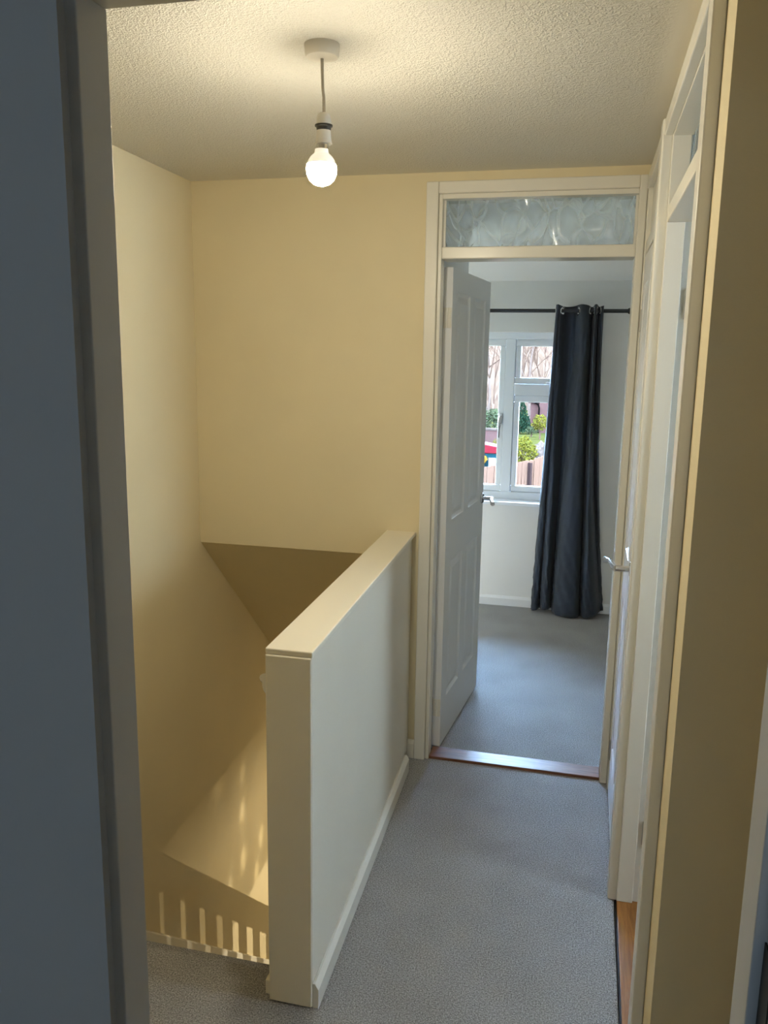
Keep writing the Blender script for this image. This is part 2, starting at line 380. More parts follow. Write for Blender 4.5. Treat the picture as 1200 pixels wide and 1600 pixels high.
# half wall between landing and stairs
hw = empty('wall_half', 'cream half wall with a flat gloss cap between landing and stairs', 'half wall', (XHR(1.758), 1.758, 0), kind='structure')
def hpart(name, fn, material, **kw):
    o = made(fn, name, material, hw, **kw); o.matrix_parent_inverse = Matrix.Translation(-Vector(hw.location)); return o
def quad4(y0, y1, a, b):   # outline skew along the half wall: offsets a from left face, b from right face
    return [(XHL(y0)+a, y0), (XHL(y1)+a, y1), (XHR(y1)+b, y1), (XHR(y0)+b, y0)]
hpart('wall_core', lambda bm: extrude(bm, quad4(1.758, YF+.005, .002, -.013), 'z', -.25, .938), M_HALF, bevel=.003)
hpart('facing_board', lambda bm: extrude(bm, [(XHR(1.759)-.013, 1.759), (XHR(3.006)-.013, 3.006), (XHR(3.006), 3.006), (XHR(1.759), 1.759)], 'z', 0.0, .938), M_HALF, bevel=.003)
hpart('cap', lambda bm: extrude(bm, quad4(1.756, YF, -.001, .0025), 'z', .938, .953), M_CAP, bevel=.003, label='flat cream gloss cap lit by the bulb')
hpart('end_board', lambda bm: extrude(bm, quad4(1.752, 1.758, .0, .0), 'z', .003, .938), M_CAP, bevel=.003)
# baseboards
def sk_prof(bm, p0, p1, nx, ny, h=.068, t=.016):
    """skirting from p0 to p1 with chamfered top, standing out along (nx, ny)"""
    prof = [(0, 0), (t, 0), (t, h-.016), (t*.45, h), (0, h)]
    A = [bm.verts.new((p0[0]+nx*u, p0[1]+ny*u, v)) for u, v in prof]; Bv = [bm.verts.new((p1[0]+nx*u, p1[1]+ny*u, v)) for u, v in prof]
    bm.faces.new(A); bm.faces.new(Bv[::-1])
    for i in range(5): bm.faces.new((A[i], Bv[i], Bv[(i+1) % 5], A[(i+1) % 5]))
tag(made(lambda bm: sk_prof(bm, (XHR(1.758), 1.757), (XHR(3.02), 3.02), 1, 0, .07, .017), 'baseboard_half_wall', M_WHITE, bevel=.0015), 'white skirting along the landing side of the half wall', 'skirting', 'structure')
tag(made(lambda bm: sk_prof(bm, (-.66, YF), (-.618, YF), 0, -1, .078, .016), 'baseboard_far', M_WHITE, bevel=.0015), 'short white skirting in the corner left of the bedroom door', 'skirting', 'structure')
tag(made(lambda bm: sk_prof(bm, (-.70, 5.4), (.50, 5.4), 0, -1, .066, .016), 'baseboard_bedroom', M_DOOR, bevel=.002), 'white skirting under the bedroom window', 'skirting', 'structure')
def f_str(y0, y1, fx, dz, wdt, s):
    def f(bm):
        za = lambda y: -PITCH*(y - YN)
        pts = [(y0, za(y0)+dz), (y1, za(y1)+dz), (y1, za(y1)-.30), (y0, za(y0)-.30)]
        A = [bm.verts.new((fx(y), y, z)) for y, z in pts]; Bv = [bm.verts.new((fx(y)+s*wdt, y, z)) for y, z in pts]
        bm.faces.new(A); bm.faces.new(Bv[::-1])
        for i in range(4): bm.faces.new((A[i], Bv[i], Bv[(i+1) % 4], A[(i+1) % 4]))
    return f
tag(made(f_str(YN-.02, 4.8, XL, .062, .018, 1), 'baseboard_stairs_left', M_WHITE, bevel=.006), 'white stair skirting descending along the left wall', 'skirting', 'structure')
tag(boxes('baseboard_stairs_right', [(XHL(1.8)-.017, XHL(1.8)+.003, 1.772, 1.868, 0, .042)], M_CAP, bevel=.003), 'stub of cream skirting on the stair side of the half wall', 'skirting', 'structure')
# stairs
st = empty('stairs', 'carpeted stairs dropping away below the landing edge', 'stairs', (-1.1, YN, -2.6), kind='structure')
for k in range(1, 13):
    y0 = YN + .2257*(k-1); z = -.2*k
    o = made(lambda bm: box(bm, XL(y0)+.002, XHL(y0)-.002, y0, y0+.2257+.02, max(z-.2, -2.6), z), 'step', M_CARPET, st, bevel=.01)
    o.matrix_parent_inverse = Matrix.Translation(-Vector(st.location))
    if z <= -2.45: break

# ================================================================== FAR DOORWAY (frame, transom light, threshold)
tr = empty('trim_1', 'white painted frame of the bedroom doorway with an obscured glass transom light', 'door frame', (-.215, YF, 0), kind='structure')
def tpart(root, name, lst, material, **kw):
    o = boxes(name, lst, material, root, **kw); o.matrix_parent_inverse = Matrix.Translation(-Vector(root.location)); return o
tpart(tr, 'casing', [(-.617, -.572, YF-.020, YF, 0, 2.255)], M_WHITE, bevel=.004)
tpart(tr, 'casing', [(.128, .1545, YF-.020, YF, 0, 2.255)], M_WHITE, bevel=.004)
tpart(tr, 'casing', [(-.572, .128, YF-.020, YF, 2.213, 2.255)], M_WHITE, bevel=.004)
tpart(tr, 'jamb_lining', [(-.571, -.558, YF-.006, 3.205, 0, 2.213)], M_WHITE, bevel=.002)
tpart(tr, 'jamb_lining', [(-.571, -.566, 3.205, 3.255, 0, 2.213)], M_WHITE)
tpart(tr, 'jamb_lining', [(.127, .140, YF-.006, 3.255, 0, 2.213)], M_WHITE, bevel=.002)
tpart(tr, 'head_lining', [(-.558, .127, YF-.006, 3.255, 2.196, 2.213)], M_WHITE, bevel=.002)
tpart(tr, 'transom_bar', [(-.558, .127, YF-.004, 3.255, 1.986, 2.029)], M_WHITE, bevel=.004)
g_ = tpart(tr, 'glass_pane', [(-.556, .125, 3.185, 3.189, 2.027, 2.198)], M_OBSC, label='obscured patterned glass over the door')
tpart(tr, 'glazing_bead', [(-.558, -.550, 3.172, 3.184, 2.029, 2.196)], M_WHITE)
tpart(tr, 'glazing_bead', [(.119, .127, 3.172, 3.184, 2.029, 2.196)], M_WHITE)
tag(boxes('trim_2', [(-.557, .126, 3.152, 3.243, -.02, .010)], M_SILLWOOD, bevel=.002), 'worn red-brown wooden threshold strip in the bedroom doorway', 'threshold', 'structure')

# ================================================================== PANEL DOORS
def nest(bm, x0, x1, z0, z1, y, s):
    """moulded raised panel: rings of (inset, depth); s = +1 recess towards +y"""
    rings = []
    for ins, d in ((0, 0), (.004, .004), (.012, .0085), (.017, .0085), (.040, .0015)):
        rings.append([bm.verts.new(p) for p in ((x0+ins, y+s*d, z0+ins), (x1-ins, y+s*d, z0+ins), (x1-ins, y+s*d, z1-ins), (x0+ins, y+s*d, z1-ins))])
    for a, b in zip(rings, rings[1:]):
        for k in range(4): bm.faces.new((a[k], a[(k+1) % 4], b[(k+1) % 4], b[k]))
    bm.faces.new(rings[-1])
def door_leaf(root, w, h, t, panels, material, z0=.008, mirror=1):
    """leaf in local coords: x from hinge 0..w (times mirror), y 0..t, panels = [(x0,x1,z0,z1)] moulded on both faces"""
    def f(bm):
        xs = sorted({0, w} | {p[0] for p in panels} | {p[1] for p in panels}); zs = sorted({z0, z0+h} | {p[2] for p in panels} | {p[3] for p in panels})
        for y in (0, t):
            for a, b in zip(xs, xs[1:]):
                for c, d in zip(zs, zs[1:]):
                    if any(p[0]-1e-6 <= a and b <= p[1]+1e-6 and p[2]-1e-6 <= c and d <= p[3]+1e-6 for p in panels): continue
                    bm.faces.new([bm.verts.new(v) for v in ((mirror*a, y, c), (mirror*b, y, c), (mirror*b, y, d), (mirror*a, y, d))])
        for q in (((0, 0, z0), (0, t, z0), (0, t, z0+h), (0, 0, z0+h)), ((w, 0, z0), (w, t, z0), (w, t, z0+h), (w, 0, z0+h)),
                  ((0, 0, z0), (w, 0, z0), (w, t, z0), (0, t, z0)), ((0, 0, z0+h), (w, 0, z0+h), (w, t, z0+h), (0, t, z0+h))):
            bm.faces.new([bm.verts.new((mirror*x, y, z)) for x, y, z in q])
        bmesh.ops.remove_doubles(bm, verts=bm.verts[:], dist=1e-5)
    made(f, 'leaf', material, root)
    for p in panels:
        def g(bm):
            a, b = sorted((mirror*p[0], mirror*p[1]))
            nest(bm, a, b, p[2], p[3], 0, 1); nest(bm, a, b, p[2], p[3], t, -1)
        made(g, 'panel', material, root)
PAN4 = [(.085, .300, .205, .800), (.385, .600, .205, .800), (.085, .300, .972, 1.880), (.385, .600, .972, 1.880)]
def lever(root, x, y, z, s, d, name='handle'):
    """chrome lever: rose on face y, standing out along s*y, lever pointing d along x"""
    h = made(lambda bm: lathe(bm, [(0, 0), (.026, 0), (.026, s*.005), (.022, s*.009), (.0, s*.009)], 28, (x, y, z), 'y'), name, M_CHROME, root, smooth=True)
    made(lambda bm: tube(bm, [(x, y+s*.004, z), (x, y+s*.050, z)], .0095, 16), 'spindle', M_CHROME, h, smooth=True)
    def f(bm):
        pts = [(x-d*.004, y+s*.050, z), (x+d*.02, y+s*.056, z+.001), (x+d*.05, y+s*.060, z+.004), (x+d*.08, y+s*.066, z+.004), (x+d*.105, y+s*.074, z-.001), (x+d*.118, y+s*.079, z-.003)]
        tube(bm, pts, [.0095, .0095, .0085, .008, .0095, .0105], 14)
    made(f, 'lever', M_CHROME, h, smooth=True)
    return h
def hinge(root, x, y, z, axis='y', M_STEEL=M_STEEL):
    def f(bm):
        if axis == 'y': box(bm, x-.0015, x+.0015, y-.016, y+.016, z-.038, z+.038)
        else: box(bm, x-.016, x+.016, y-.0015, y+.0015, z-.038, z+.038)
    hg = made(f, 'hinge', M_STEEL, root, bevel=.0008)
    made(lambda bm: tube(bm, [(x, y, z-.038), (x, y, z+.038)], .0045, 10), 'hinge_knuckle', M_STEEL, hg, smooth=True)
    return hg
# bedroom door, open into the bedroom, seen along its inner face.  local x runs from hinge outwards, local y = thickness
d1 = empty('door_1', 'open white four-panel bedroom door with a chrome lever', 'door', (-.530, 3.252, 0), R(90-5.17), kind='structure')
# rotated frame: local +x points along the leaf (towards +Y), local -y faces the room side on the right
door_leaf(d1, .698, 1.960, .035, PAN4, M_DOOR)
for z in (.18, 1.78): hinge(d1, -.002, .018, z, 'y', M_WHITE)
lever(d1, .660, 0, .972, -1, -1)
lever(d1, .660, .035, .972, 1, -1)
boxes('latch_plate', [(.697, .700, .006, .029, .92, 1.02)], M_STEEL, d1)

# door 2 : right-hand doorway, frame + leaf folded back into the room
t2 = empty('trim_3', 'white painted frame of the open right-hand doorway with an obscured transom light', 'door frame', (.172, 1.96, 0), kind='structure')
tpart(t2, 'casing', [(.150, .172, 1.487, 1.545, 0, 2.247)], M_WHITE, bevel=.003)
tpart(t2, 'casing', [(.1445, .172, 2.400, 2.468, 0, 2.247)], M_WHITE, bevel=.004)
tpart(t2, 'casing', [(.150, .172, 1.545, 2.400, 2.205, 2.247)], M_WHITE, bevel=.003)
tpart(t2, 'jamb_lining', [(.171, .218, 1.535, 1.550, 0, 2.215)], M_WHITE, bevel=.002)
tpart(t2, 'jamb_lining', [(.171, .218, 2.394, 2.420, .003, 2.215)], M_WHITE, bevel=.002)
tpart(t2, 'door_rebate', [(.218, .275, 2.406, 2.420, .003, 2.215)], M_WHITE)
tpart(t2, 'head_lining', [(.171, .275, 1.550, 2.394, 2.202, 2.215)], M_WHITE, bevel=.002)
tpart(t2, 'transom_bar', [(.171, .275, 1.550, 2.394, 1.989, 2.030)], M_WHITE, bevel=.003)
tpart(t2, 'glass_pane', [(.221, .225, 1.548, 2.408, 2.028, 2.204)], M_OBSC, label='obscured patterned glass above the right-hand doorway')
d2_ = empty('door_2', 'white panel door folded back inside the right-hand doorway', 'door', (.262, 2.398, 0), R(0), kind='structure')
door_leaf(d2_, .70, 1.955, .035, PAN4, M_DOOR, .012)
d2_.location = (.277, 2.405, 0)
hinge(d2_, -.030, -.001, .235, 'x'); hinge(d2_, -.030, -.001, 1.78, 'x')

# door 1b : closed cupboard door at the far right, seen edge-on
t3 = empty('trim_4', 'white frame of the closed door in the far right corner', 'door frame', (.172, 2.77, 0), kind='structure')
tpart(t3, 'casing', [(.152, .172, 2.468, 3.126, 2.205, 2.252)], M_WHITE, bevel=.003)
tpart(t3, 'casing', [(.1545, .172, 3.085, 3.127, 0, 2.205)], M_WHITE, bevel=.003)
tpart(t3, 'transom_bar', [(.158, .272, 2.468, 3.085, 1.989, 2.030)], M_WHITE, bevel=.003)
tpart(t3, 'transom_panel', [(.170, .180, 2.468, 3.105, 2.030, 2.205)], M_WHITE)
tpart(t3, 'jamb_lining', [(.160, .272, 2.465, 2.475, 0, 2.0)], M_WHITE)
d3 = empty('door_3', 'closed white panel door seen edge-on in the far right corner with a chrome lever', 'door', (.158, 3.082, 0), R(-90), kind='structure')
door_leaf(d3, .604, 1.970, .035, [(.075, .265, .205, .800), (.340, .530, .205, .800), (.075, .265, .972, 1.880), (.340, .530, .972, 1.880)], M_DOOR)
hinge(d3, .004, -.001, .17, 'x'); hinge(d3, .004, -.001, 1.765, 'x')
lever(d3, .535, 0, 1.012, -1, -1)

# near doorway the photo is taken through
t4 = empty('trim_5', 'shadowed white frame of the doorway nearest the viewer', 'door frame', (-.16, .8, 0), kind='structure')
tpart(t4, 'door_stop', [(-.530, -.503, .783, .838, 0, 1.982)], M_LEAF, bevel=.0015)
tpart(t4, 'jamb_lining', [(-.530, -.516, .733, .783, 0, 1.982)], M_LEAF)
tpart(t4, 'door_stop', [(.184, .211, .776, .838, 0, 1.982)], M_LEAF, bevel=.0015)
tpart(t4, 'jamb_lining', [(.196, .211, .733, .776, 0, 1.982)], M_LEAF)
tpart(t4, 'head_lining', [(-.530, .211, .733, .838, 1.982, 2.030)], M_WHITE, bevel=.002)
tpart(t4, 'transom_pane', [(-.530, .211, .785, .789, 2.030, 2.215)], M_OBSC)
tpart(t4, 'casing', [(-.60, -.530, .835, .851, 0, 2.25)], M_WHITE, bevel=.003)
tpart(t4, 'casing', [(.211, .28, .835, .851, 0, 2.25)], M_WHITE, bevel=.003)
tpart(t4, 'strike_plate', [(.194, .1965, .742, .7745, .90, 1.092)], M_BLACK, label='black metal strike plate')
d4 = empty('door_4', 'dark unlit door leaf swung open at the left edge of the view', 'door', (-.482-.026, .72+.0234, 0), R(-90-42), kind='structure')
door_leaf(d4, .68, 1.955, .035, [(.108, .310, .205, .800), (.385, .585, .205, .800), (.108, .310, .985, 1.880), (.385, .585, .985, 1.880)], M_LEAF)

# ================================================================== BEDROOM WINDOW
YW = 5.5
w1 = empty('window_1', 'white framed bedroom window of opening casements half hidden by the curtain', 'window', (-1.1, YW, .69), kind='structure')
def wpart(name, lst, material=M_UPVC, parent=None, **kw):
    o = boxes(name, lst, material, parent or w1, **kw)
    o.matrix_parent_inverse = Matrix.Translation(-Vector(w1.location)) if parent is None else Matrix.Identity(4)
    return o
x0w, x1w, z0w, z1w = -2.6, -.03, .700, 1.790
wpart('window_frame', [(x0w, x1w, YW, YW+.06, z0w, .752), (x0w, x1w, YW, YW+.06, 1.746, z1w), (x0w, -2.55, YW, YW+.06, .752, 1.746), (-.075, x1w, YW, YW+.06, .752, 1.746),
      (-.538, -.476, YW, YW+.06, .752, 1.746), (-1.20, -1.14, YW, YW+.06, .752, 1.746)], bevel=.003)
wpart('transom', [(-.476, -.075, YW, YW+.06, 1.389, 1.461)], bevel=.003)
def sash(xa, xb, za, zb, wd=.036):
    y0, y1 = YW+.008, YW+.052
    s = wpart('sash', [(xa, xb, y0, y1, za, za+wd+.004), (xa, xb, y0, y1, zb-wd-.008, zb), (xa, xa+wd, y0, y1, za+wd+.004, zb-wd-.008), (xb-wd, xb, y0, y1, za+wd+.004, zb-wd-.008)], bevel=.006)
    p = boxes('glass_pane', [(xa+wd-.004, xb-wd+.004, YW+.028, YW+.031, za+wd, zb-wd)], M_PANE, s)
    return s
sL = sash(-1.139, -.539, .753, 1.745); sU = sash(-.475, -.076, 1.462, 1.745); sD = sash(-.475, -.076, .753, 1.388); sF = sash(-2.549, -1.201, .753, 1.745)
boxes('trickle_vent', [(-1.0, -.60, YW+.001, YW+.010, 1.722, 1.735)], M_UPVC, sL, bevel=.002)
boxes('trickle_vent', [(-.42, -.13, YW+.001, YW+.010, 1.722, 1.735)], M_UPVC, sU, bevel=.002)
def whandle(parent, x, z, key):
    h = made(lambda bm: (box(bm, x-.011, x+.011, YW-.003, YW+.009, z-.035, z+.035)), 'window_handle', M_CHROME, parent, bevel=.004)
    made(lambda bm: tube(bm, [(x, YW, z+.01), (x, YW-.03, z+.008), (x-.004, YW-.038, z-.02), (x-.008, YW-.04, z-.055)], [.008, .009, .010, .007], 12), 'grip', M_CHROME, h, smooth=True)
    if key: made(lambda bm: (tube(bm, [(x-.004, YW-.012, z-.03), (x-.006, YW-.014, z-.125)], .0035, 8), box(bm, x-.012, x+.002, YW-.02, YW-.008, z-.055, z-.03)), 'key_tag', M_DARK, h)
    return h
whandle(sL, -.556, 1.235, True)
hh = boxes('latch', [(-.275, -.245, YW-.01, YW+.009, 1.468, 1.480)], M_CHROME, sU, bevel=.003)
wpart('window_sill', [(-2.64, .0, 5.372, YW+.004, .682, .703)], M_UPVC, bevel=.004)
# window of the near room (behind the viewer): gives the bluish light on the dark door
w2 = empty('window_2', 'window of the room behind the viewer, its pane tinted to cut the daylight', 'window', (-.1, -2.75, .85), kind='structure')
for nm, lst, mt in (('window_frame', [(-1.0, 1.0, -2.78, -2.72, .9, .96), (-1.0, 1.0, -2.78, -2.72, 1.94, 2.0), (-1.0, -.94, -2.78, -2.72, .96, 1.94), (.94, 1.0, -2.78, -2.72, .96, 1.94)], M_UPVC),
                    ('glass_pane', [(-.945, .945, -2.752, -2.749, .955, 1.945)], M_DIMPANE)):
    o = boxes(nm, lst, mt, w2); o.matrix_parent_inverse = Matrix.Translation(-Vector(w2.location))
# window of the room on the right: its daylight reaches the half wall through the open doorway
w3 = empty('window_3', 'window of the room behind the right-hand doorway, out of view', 'window', (1.95, 1.97, .98), kind='structure')
for nm, lst, mt in (('window_frame', [(1.92, 1.98, 1.52, 2.12, 1.10, 1.15), (1.92, 1.98, 1.52, 2.12, 1.80, 1.85), (1.92, 1.98, 1.52, 1.57, 1.15, 1.80), (1.92, 1.98, 2.07, 2.12, 1.15, 1.80)], M_UPVC),
                    ('glass_pane', [(1.948, 1.952, 1.565, 2.075, 1.145, 1.805)], M_TINT)):
    o = boxes(nm, lst, mt, w3); o.matrix_parent_inverse = Matrix.Translation(-Vector(w3.location))
# front door downstairs
d5 = empty('door_5', 'white front door downstairs out of view', 'door', (.75, 7.05, -2.6), kind='structure')
for nm, lst, mt in (('leaf', [(.22, 1.28, 7.03, 7.07, -2.6, -1.6), (.22, .34, 7.03, 7.07, -1.6, -.52), (1.16, 1.28, 7.03, 7.07, -1.6, -.52), (.34, 1.16, 7.03, 7.07, -.64, -.52)], M_WHITE),
                    ('panel', [(.33, 1.17, 7.04, 7.06, -1.61, -.63)], M_WHITE)):
    o = boxes(nm, lst, mt, d5); o.matrix_parent_inverse = Matrix.Translation(-Vector(d5.location))

# ================================================================== PENDANT LAMP ON THE LANDING
PX, PY = -.600, 1.85
pe = empty('pendant_light', 'bare lit bulb hanging on a short cable from a white ceiling rose', 'ceiling light', (PX, PY, CE))
def lp(fn, name, material, parent=None, **kw): return made(fn, name, material, parent or pe, **kw)
z_ = lambda z: z - CE
lp(lambda bm: lathe(bm, [(0, 0), (.0385, 0), (.0385, -.004), (.0365, -.022), (.034, -.0255), (.008, -.028), (0, -.028)], 40), 'ceiling_rose', M_PLASTIC, smooth=True)
lp(lambda bm: tube(bm, [(0, 0, -.026), (.0005, 0, -.05), (.0015, 0, -.085), (.004, 0, -.105), (.0045, 0, -.14)], .0034, 12), 'cable', M_CORD, smooth=True)
lh = lp(lambda bm: lathe(bm, [(0, z_(2.152)), (.008, z_(2.152)), (.0125, z_(2.150)), (.0148, z_(2.145)), (.0165, z_(2.128)), (0, z_(2.128))], 32, (.004, 0, 0)), 'lamp_holder', M_PLASTIC, smooth=True)
made(lambda bm: lathe(bm, [(0, z_(2.128)), (.0195, z_(2.1275)), (.0195, z_(2.1245)), (.0165, z_(2.123)), (.0150, z_(2.114)), (0, z_(2.114))], 32, (.004, 0, 0)), 'shade_ring', M_DARK, lh, smooth=True, label='black shade ring')
made(lambda bm: lathe(bm, [(0, z_(2.116)), (.0155, z_(2.116)), (.0165, z_(2.10)), (.0182, z_(2.092)), (.0186, z_(2.089)), (.0160, z_(2.089)), (0, z_(2.092))], 32, (.004, 0, 0)), 'lower_skirt', M_PLASTIC, lh, smooth=True)
lb = lp(lambda bm: lathe(bm, [(0, z_(2.0465)), (.0318, z_(2.0465)), (.0334, z_(2.042)), (.0338, z_(2.037)), (.0325, z_(2.026)), (.027, z_(2.014)), (.018, z_(2.006)), (.008, z_(2.0025)), (0, z_(2.002))], 40, (-.001, 0, 0)), 'bulb', M_BULB, smooth=True, label='glowing white opal bulb')
made(lambda bm: lathe(bm, [(0, z_(2.090)), (.0130, z_(2.090)), (.0130, z_(2.078)), (0, z_(2.078))], 28, (.001, 0, 0)), 'bulb_cap', M_CHROME, lb, smooth=True)
made(lambda bm: lathe(bm, [(0, z_(2.079)), (.0145, z_(2.078)), (.0155, z_(2.070)), (.0235, z_(2.063)), (.0290, z_(2.055)), (.0317, z_(2.0467)), (0, z_(2.0467))], 40, (-.001, 0, 0)), 'bulb_body', M_GLOW, lb, smooth=True)

# ================================================================== STAIR HANDRAIL ON THE HALF WALL
def f_rail(bm):
    prof = [(0, 0), (.026, 0), (.036, -.002), (.043, -.007), (.0455, -.014), (.043, -.021), (.038, -.024), (.0385, -.034), (.035, -.046), (.026, -.058), (.012, -.068), (0, -.072)]
    y0, y1 = 1.83, 2.95
    A = [bm.verts.new((XHL(y0)-u, y0, .858+v)) for u, v in prof]; Bv = [bm.verts.new((XHL(y1)-u, y1, .858-PITCH*(y1-y0)+v)) for u, v in prof]
    bm.faces.new(A); bm.faces.new(Bv[::-1]); n = len(prof)
    for i in range(n): bm.faces.new((A[i], Bv[i], Bv[(i+1) % n], A[(i+1) % n]))
tag(made(f_rail, 'handrail', M_WHITE, bevel=.0015), 'end of the white moulded handrail peeping out left of the half wall', 'handrail')

# ================================================================== CURTAIN AND ROD
YR = 5.31
rod = tag(made(lambda bm: tube(bm, [(-2.35, YR, 1.913), (.20, YR, 1.913)], .0115, 16), 'curtain_rod', M_BLACK, smooth=True), 'thin black curtain rod above the bedroom window', 'curtain rod')
for s, x in ((1, .195), (-1, -2.345)):
    made(lambda bm: lathe(bm, [(0, 0), (.014, 0), (.018, s*.008), (.018, s*.022), (.012, s*.028), (0, s*.028)], 20, (x, YR, 1.913), 'x'), 'finial', M_BLACK, rod, smooth=True)
for x in (-.01, -1.1, -2.3):
    made(lambda bm: (tube(bm, [(x, YR, 1.905), (x, YR+.02, 1.888), (x, 5.395, 1.885)], .006, 10), lathe(bm, [(0, 5.400), (.018, 5.400), (.018, 5.393), (0, 5.393)], 18, (x, 0, 1.885), 'y')), 'bracket', M_BLACK, rod, smooth=True)
# plan path of the cloth at the top and at the hem: (x, y offset); fold edges follow the photo
FOLD = [((-.226, .02), (-.292, .03)), ((-.224, -.02), (-.278, -.015)), ((-.214, -.03), (-.250, -.015)), ((-.208, -.022), (-.238, .015)), ((-.198, -.018), (-.222, -.025)),
        ((-.185, .0), (-.196, -.045)), ((-.165, .030), (-.176, -.02)), ((-.135, .040), (-.167, .035)), ((-.108, .028), (-.157, .01)), ((-.092, 0), (-.142, -.055)),
        ((-.075, -.035), (-.095, -.085)), ((-.055, -.045), (-.03, -.092)), ((-.036, -.035), (.008, -.07)), ((-.024, 0), (.016, -.02)), ((-.016, .04), (.0205, .02)),
        ((-.006, .045), (.024, .0)), ((0, 0), (.030, -.04)), ((.004, -.042), (.055, -.082)), ((.012, -.042), (.085, -.085)), ((.017, 0), (.115, -.06)),
        ((.022, .04), (.130, -.03)), ((.03, .04), (.138, .0)), ((.036, 0), (.146, .03)), ((.046, -.035), (.156, .05)), ((.054, .0), (.168, .07))]
TOP = [a for a, b in FOLD]; BOT = [b for a, b in FOLD]
def spline(P, n):
    out = []
    m_ = len(P)
    for i in range(n):
        t = i/(n-1)*(m_-1); k = min(int(t), m_-2); u = t-k
        p = [Vector(P[max(0, min(m_-1, k+j))]) for j in (-1, 0, 1, 2)]
        out.append(.5*((2*p[1]) + (p[2]-p[0])*u + (2*p[0]-5*p[1]+4*p[2]-p[3])*u*u + (-p[0]+3*p[1]-3*p[2]+p[3])*u**3))
    return out
NU = 280
tp, bt = spline(TOP, NU), spline(BOT, NU)
cum = [0]
for a, b in zip(tp, tp[1:]): cum.append(cum[-1] + (b-a).length)
EYE = []
for i in range(4, NU-4):          # eyelets where the cloth crosses the rod
    if (tp[i].y) * (tp[i+1].y) <= 0 and (not EYE or cum[i]-cum[EYE[-1]] > .06): EYE.append(i)
zs = [1.944-.004*k for k in range(20)] + [1.868 - (1.868-.014)*k/70 for k in range(1, 71)]
def rnd_noise(x, z): return math.sin(x*31+z*7.3)*.5 + math.sin(x*57-z*13.1+1.7)*.3 + math.sin(x*17+z*23.7+.6)*.4
def f_curt(bm):
    rows = []
    for z in zs:
        t = (1.944-z)/1.93; row = []
        for i in range(NU):
            e = t**(1.05 + .9*i/NU); p = tp[i]*(1-e) + bt[i]*e
            wob = .002*min(1, t*3)*rnd_noise(i/NU*3, z*1.6) + (.007*max(0, (t-.6)/.4)*rnd_noise(i/NU*4+2, z*6))
            zz = z + (.006*math.sin(i/NU*19)*(1 if z > 1.93 else 0)) + (.018*math.sin(i/NU*9.4-.5)*max(0, (t-.9)/.1))
            row.append(bm.verts.new((p.x + wob*.5, YR + p.y + wob, max(.008, zz - .03*0))))
        rows.append(row)
    for j in range(len(zs)-1):
        for i in range(NU-1):
            zc = (zs[j]+zs[j+1])/2
            if any((cum[i]-cum[k])**2 + (zc-1.911)**2 < .0195**2 for k in EYE): continue
            bm.faces.new((rows[j][i], rows[j][i+1], rows[j+1][i+1], rows[j+1][i]))
    bmesh.ops.delete(bm, geom=[v for v in bm.verts if not v.link_faces], context='VERTS')
cu = empty('curtain', 'charcoal eyelet curtain gathered at the right of the bedroom window', 'curtain', (-.06, YR, 0))
co = made(f_curt, 'cloth', M_CURT, cu, smooth=True); co.matrix_parent_inverse = Matrix.Translation(-Vector(cu.location))
so = co.modifiers.new('thickness', 'SOLIDIFY'); so.thickness = .0018
for k in EYE:
    d = (tp[min(NU-1, k+2)] - tp[max(0, k-2)]).normalized(); nrm = (-d.y, d.x, 0)
    o = made(lambda bm: torus(bm, (tp[k].x, YR+tp[k].y, 1.911), nrm, .0225, .0042), 'eyelet', M_CHROME, cu, smooth=True)
    o.matrix_parent_inverse = Matrix.Translation(-Vector(cu.location))

# ================================================================== LAMP AND BALUSTRADE DOWNSTAIRS (their light and shadows show on the stair wall)
LX, LY, LZ = .0, 4.2, -.56
ll = empty('pendant_light_downstairs', 'cut-glass pendant lamp of the downstairs hall, out of view below', 'ceiling light', (LX, LY, -.30))
made(lambda bm: (tube(bm, [(0, 0, 0), (0, 0, -.19)], .004, 8), lathe(bm, [(0, 0), (.04, 0), (.04, -.02), (0, -.025)], 24)), 'cable', M_PLASTIC, ll, smooth=True)
made(lambda bm: lathe(bm, [(.03, -.13), (.07, -.15), (.105, -.20), (.125, -.26), (.13, -.305)], 48), 'lamp_shade', M_SHADE, ll, smooth=True)
made(lambda bm: lathe(bm, [(0, -.19), (.014, -.19), (.014, -.225), (0, -.225)], 16), 'lamp_holder', M_PLASTIC, ll, smooth=True)
pd = bpy.data.lights.new('downstairs_bulb', 'POINT'); pd.energy = LOWER_LAMP; pd.shadow_soft_size = .0018; pd.color = (1, .83, .55)
po = bpy.data.objects.new('downstairs_bulb', pd); C.objects.link(po); po.parent = ll; po.location = (0, 0, LZ+.30)
bl = empty('stair_balustrade', 'balustrade along the lower stairs, out of view below', 'balustrade', (-.72, 3.5, -2.6))
def bpart(fn, name, material=M_WHITE, **kw):
    o = made(fn, name, material, bl, **kw); o.matrix_parent_inverse = Matrix.Translation(-Vector(bl.location)); return o
nz = lambda y: -PITCH*(y-YN)
bpart(lambda bm: extrude(bm, [(3.46, nz(3.46)+.992), (4.78, nz(4.78)+.992), (4.78, nz(4.78)+.938), (3.46, nz(3.46)+.938)], 'x', -.745, -.695), 'handrail', bevel=.006)
bpart(lambda bm: extrude(bm, [(3.46, nz(3.46)+.06), (4.78, nz(4.78)+.06), (4.78, nz(4.78)-.2), (3.46, nz(3.46)-.2)], 'x', -.740, -.700), 'stringer')
k = 0
while 3.52 + .088*k < 4.74:
    yb = 3.52 + .088*k
    bpart(lambda bm: box(bm, -.738, -.702, yb, yb+.036, nz(yb)+.02, nz(yb)+.955), 'baluster'); k += 1
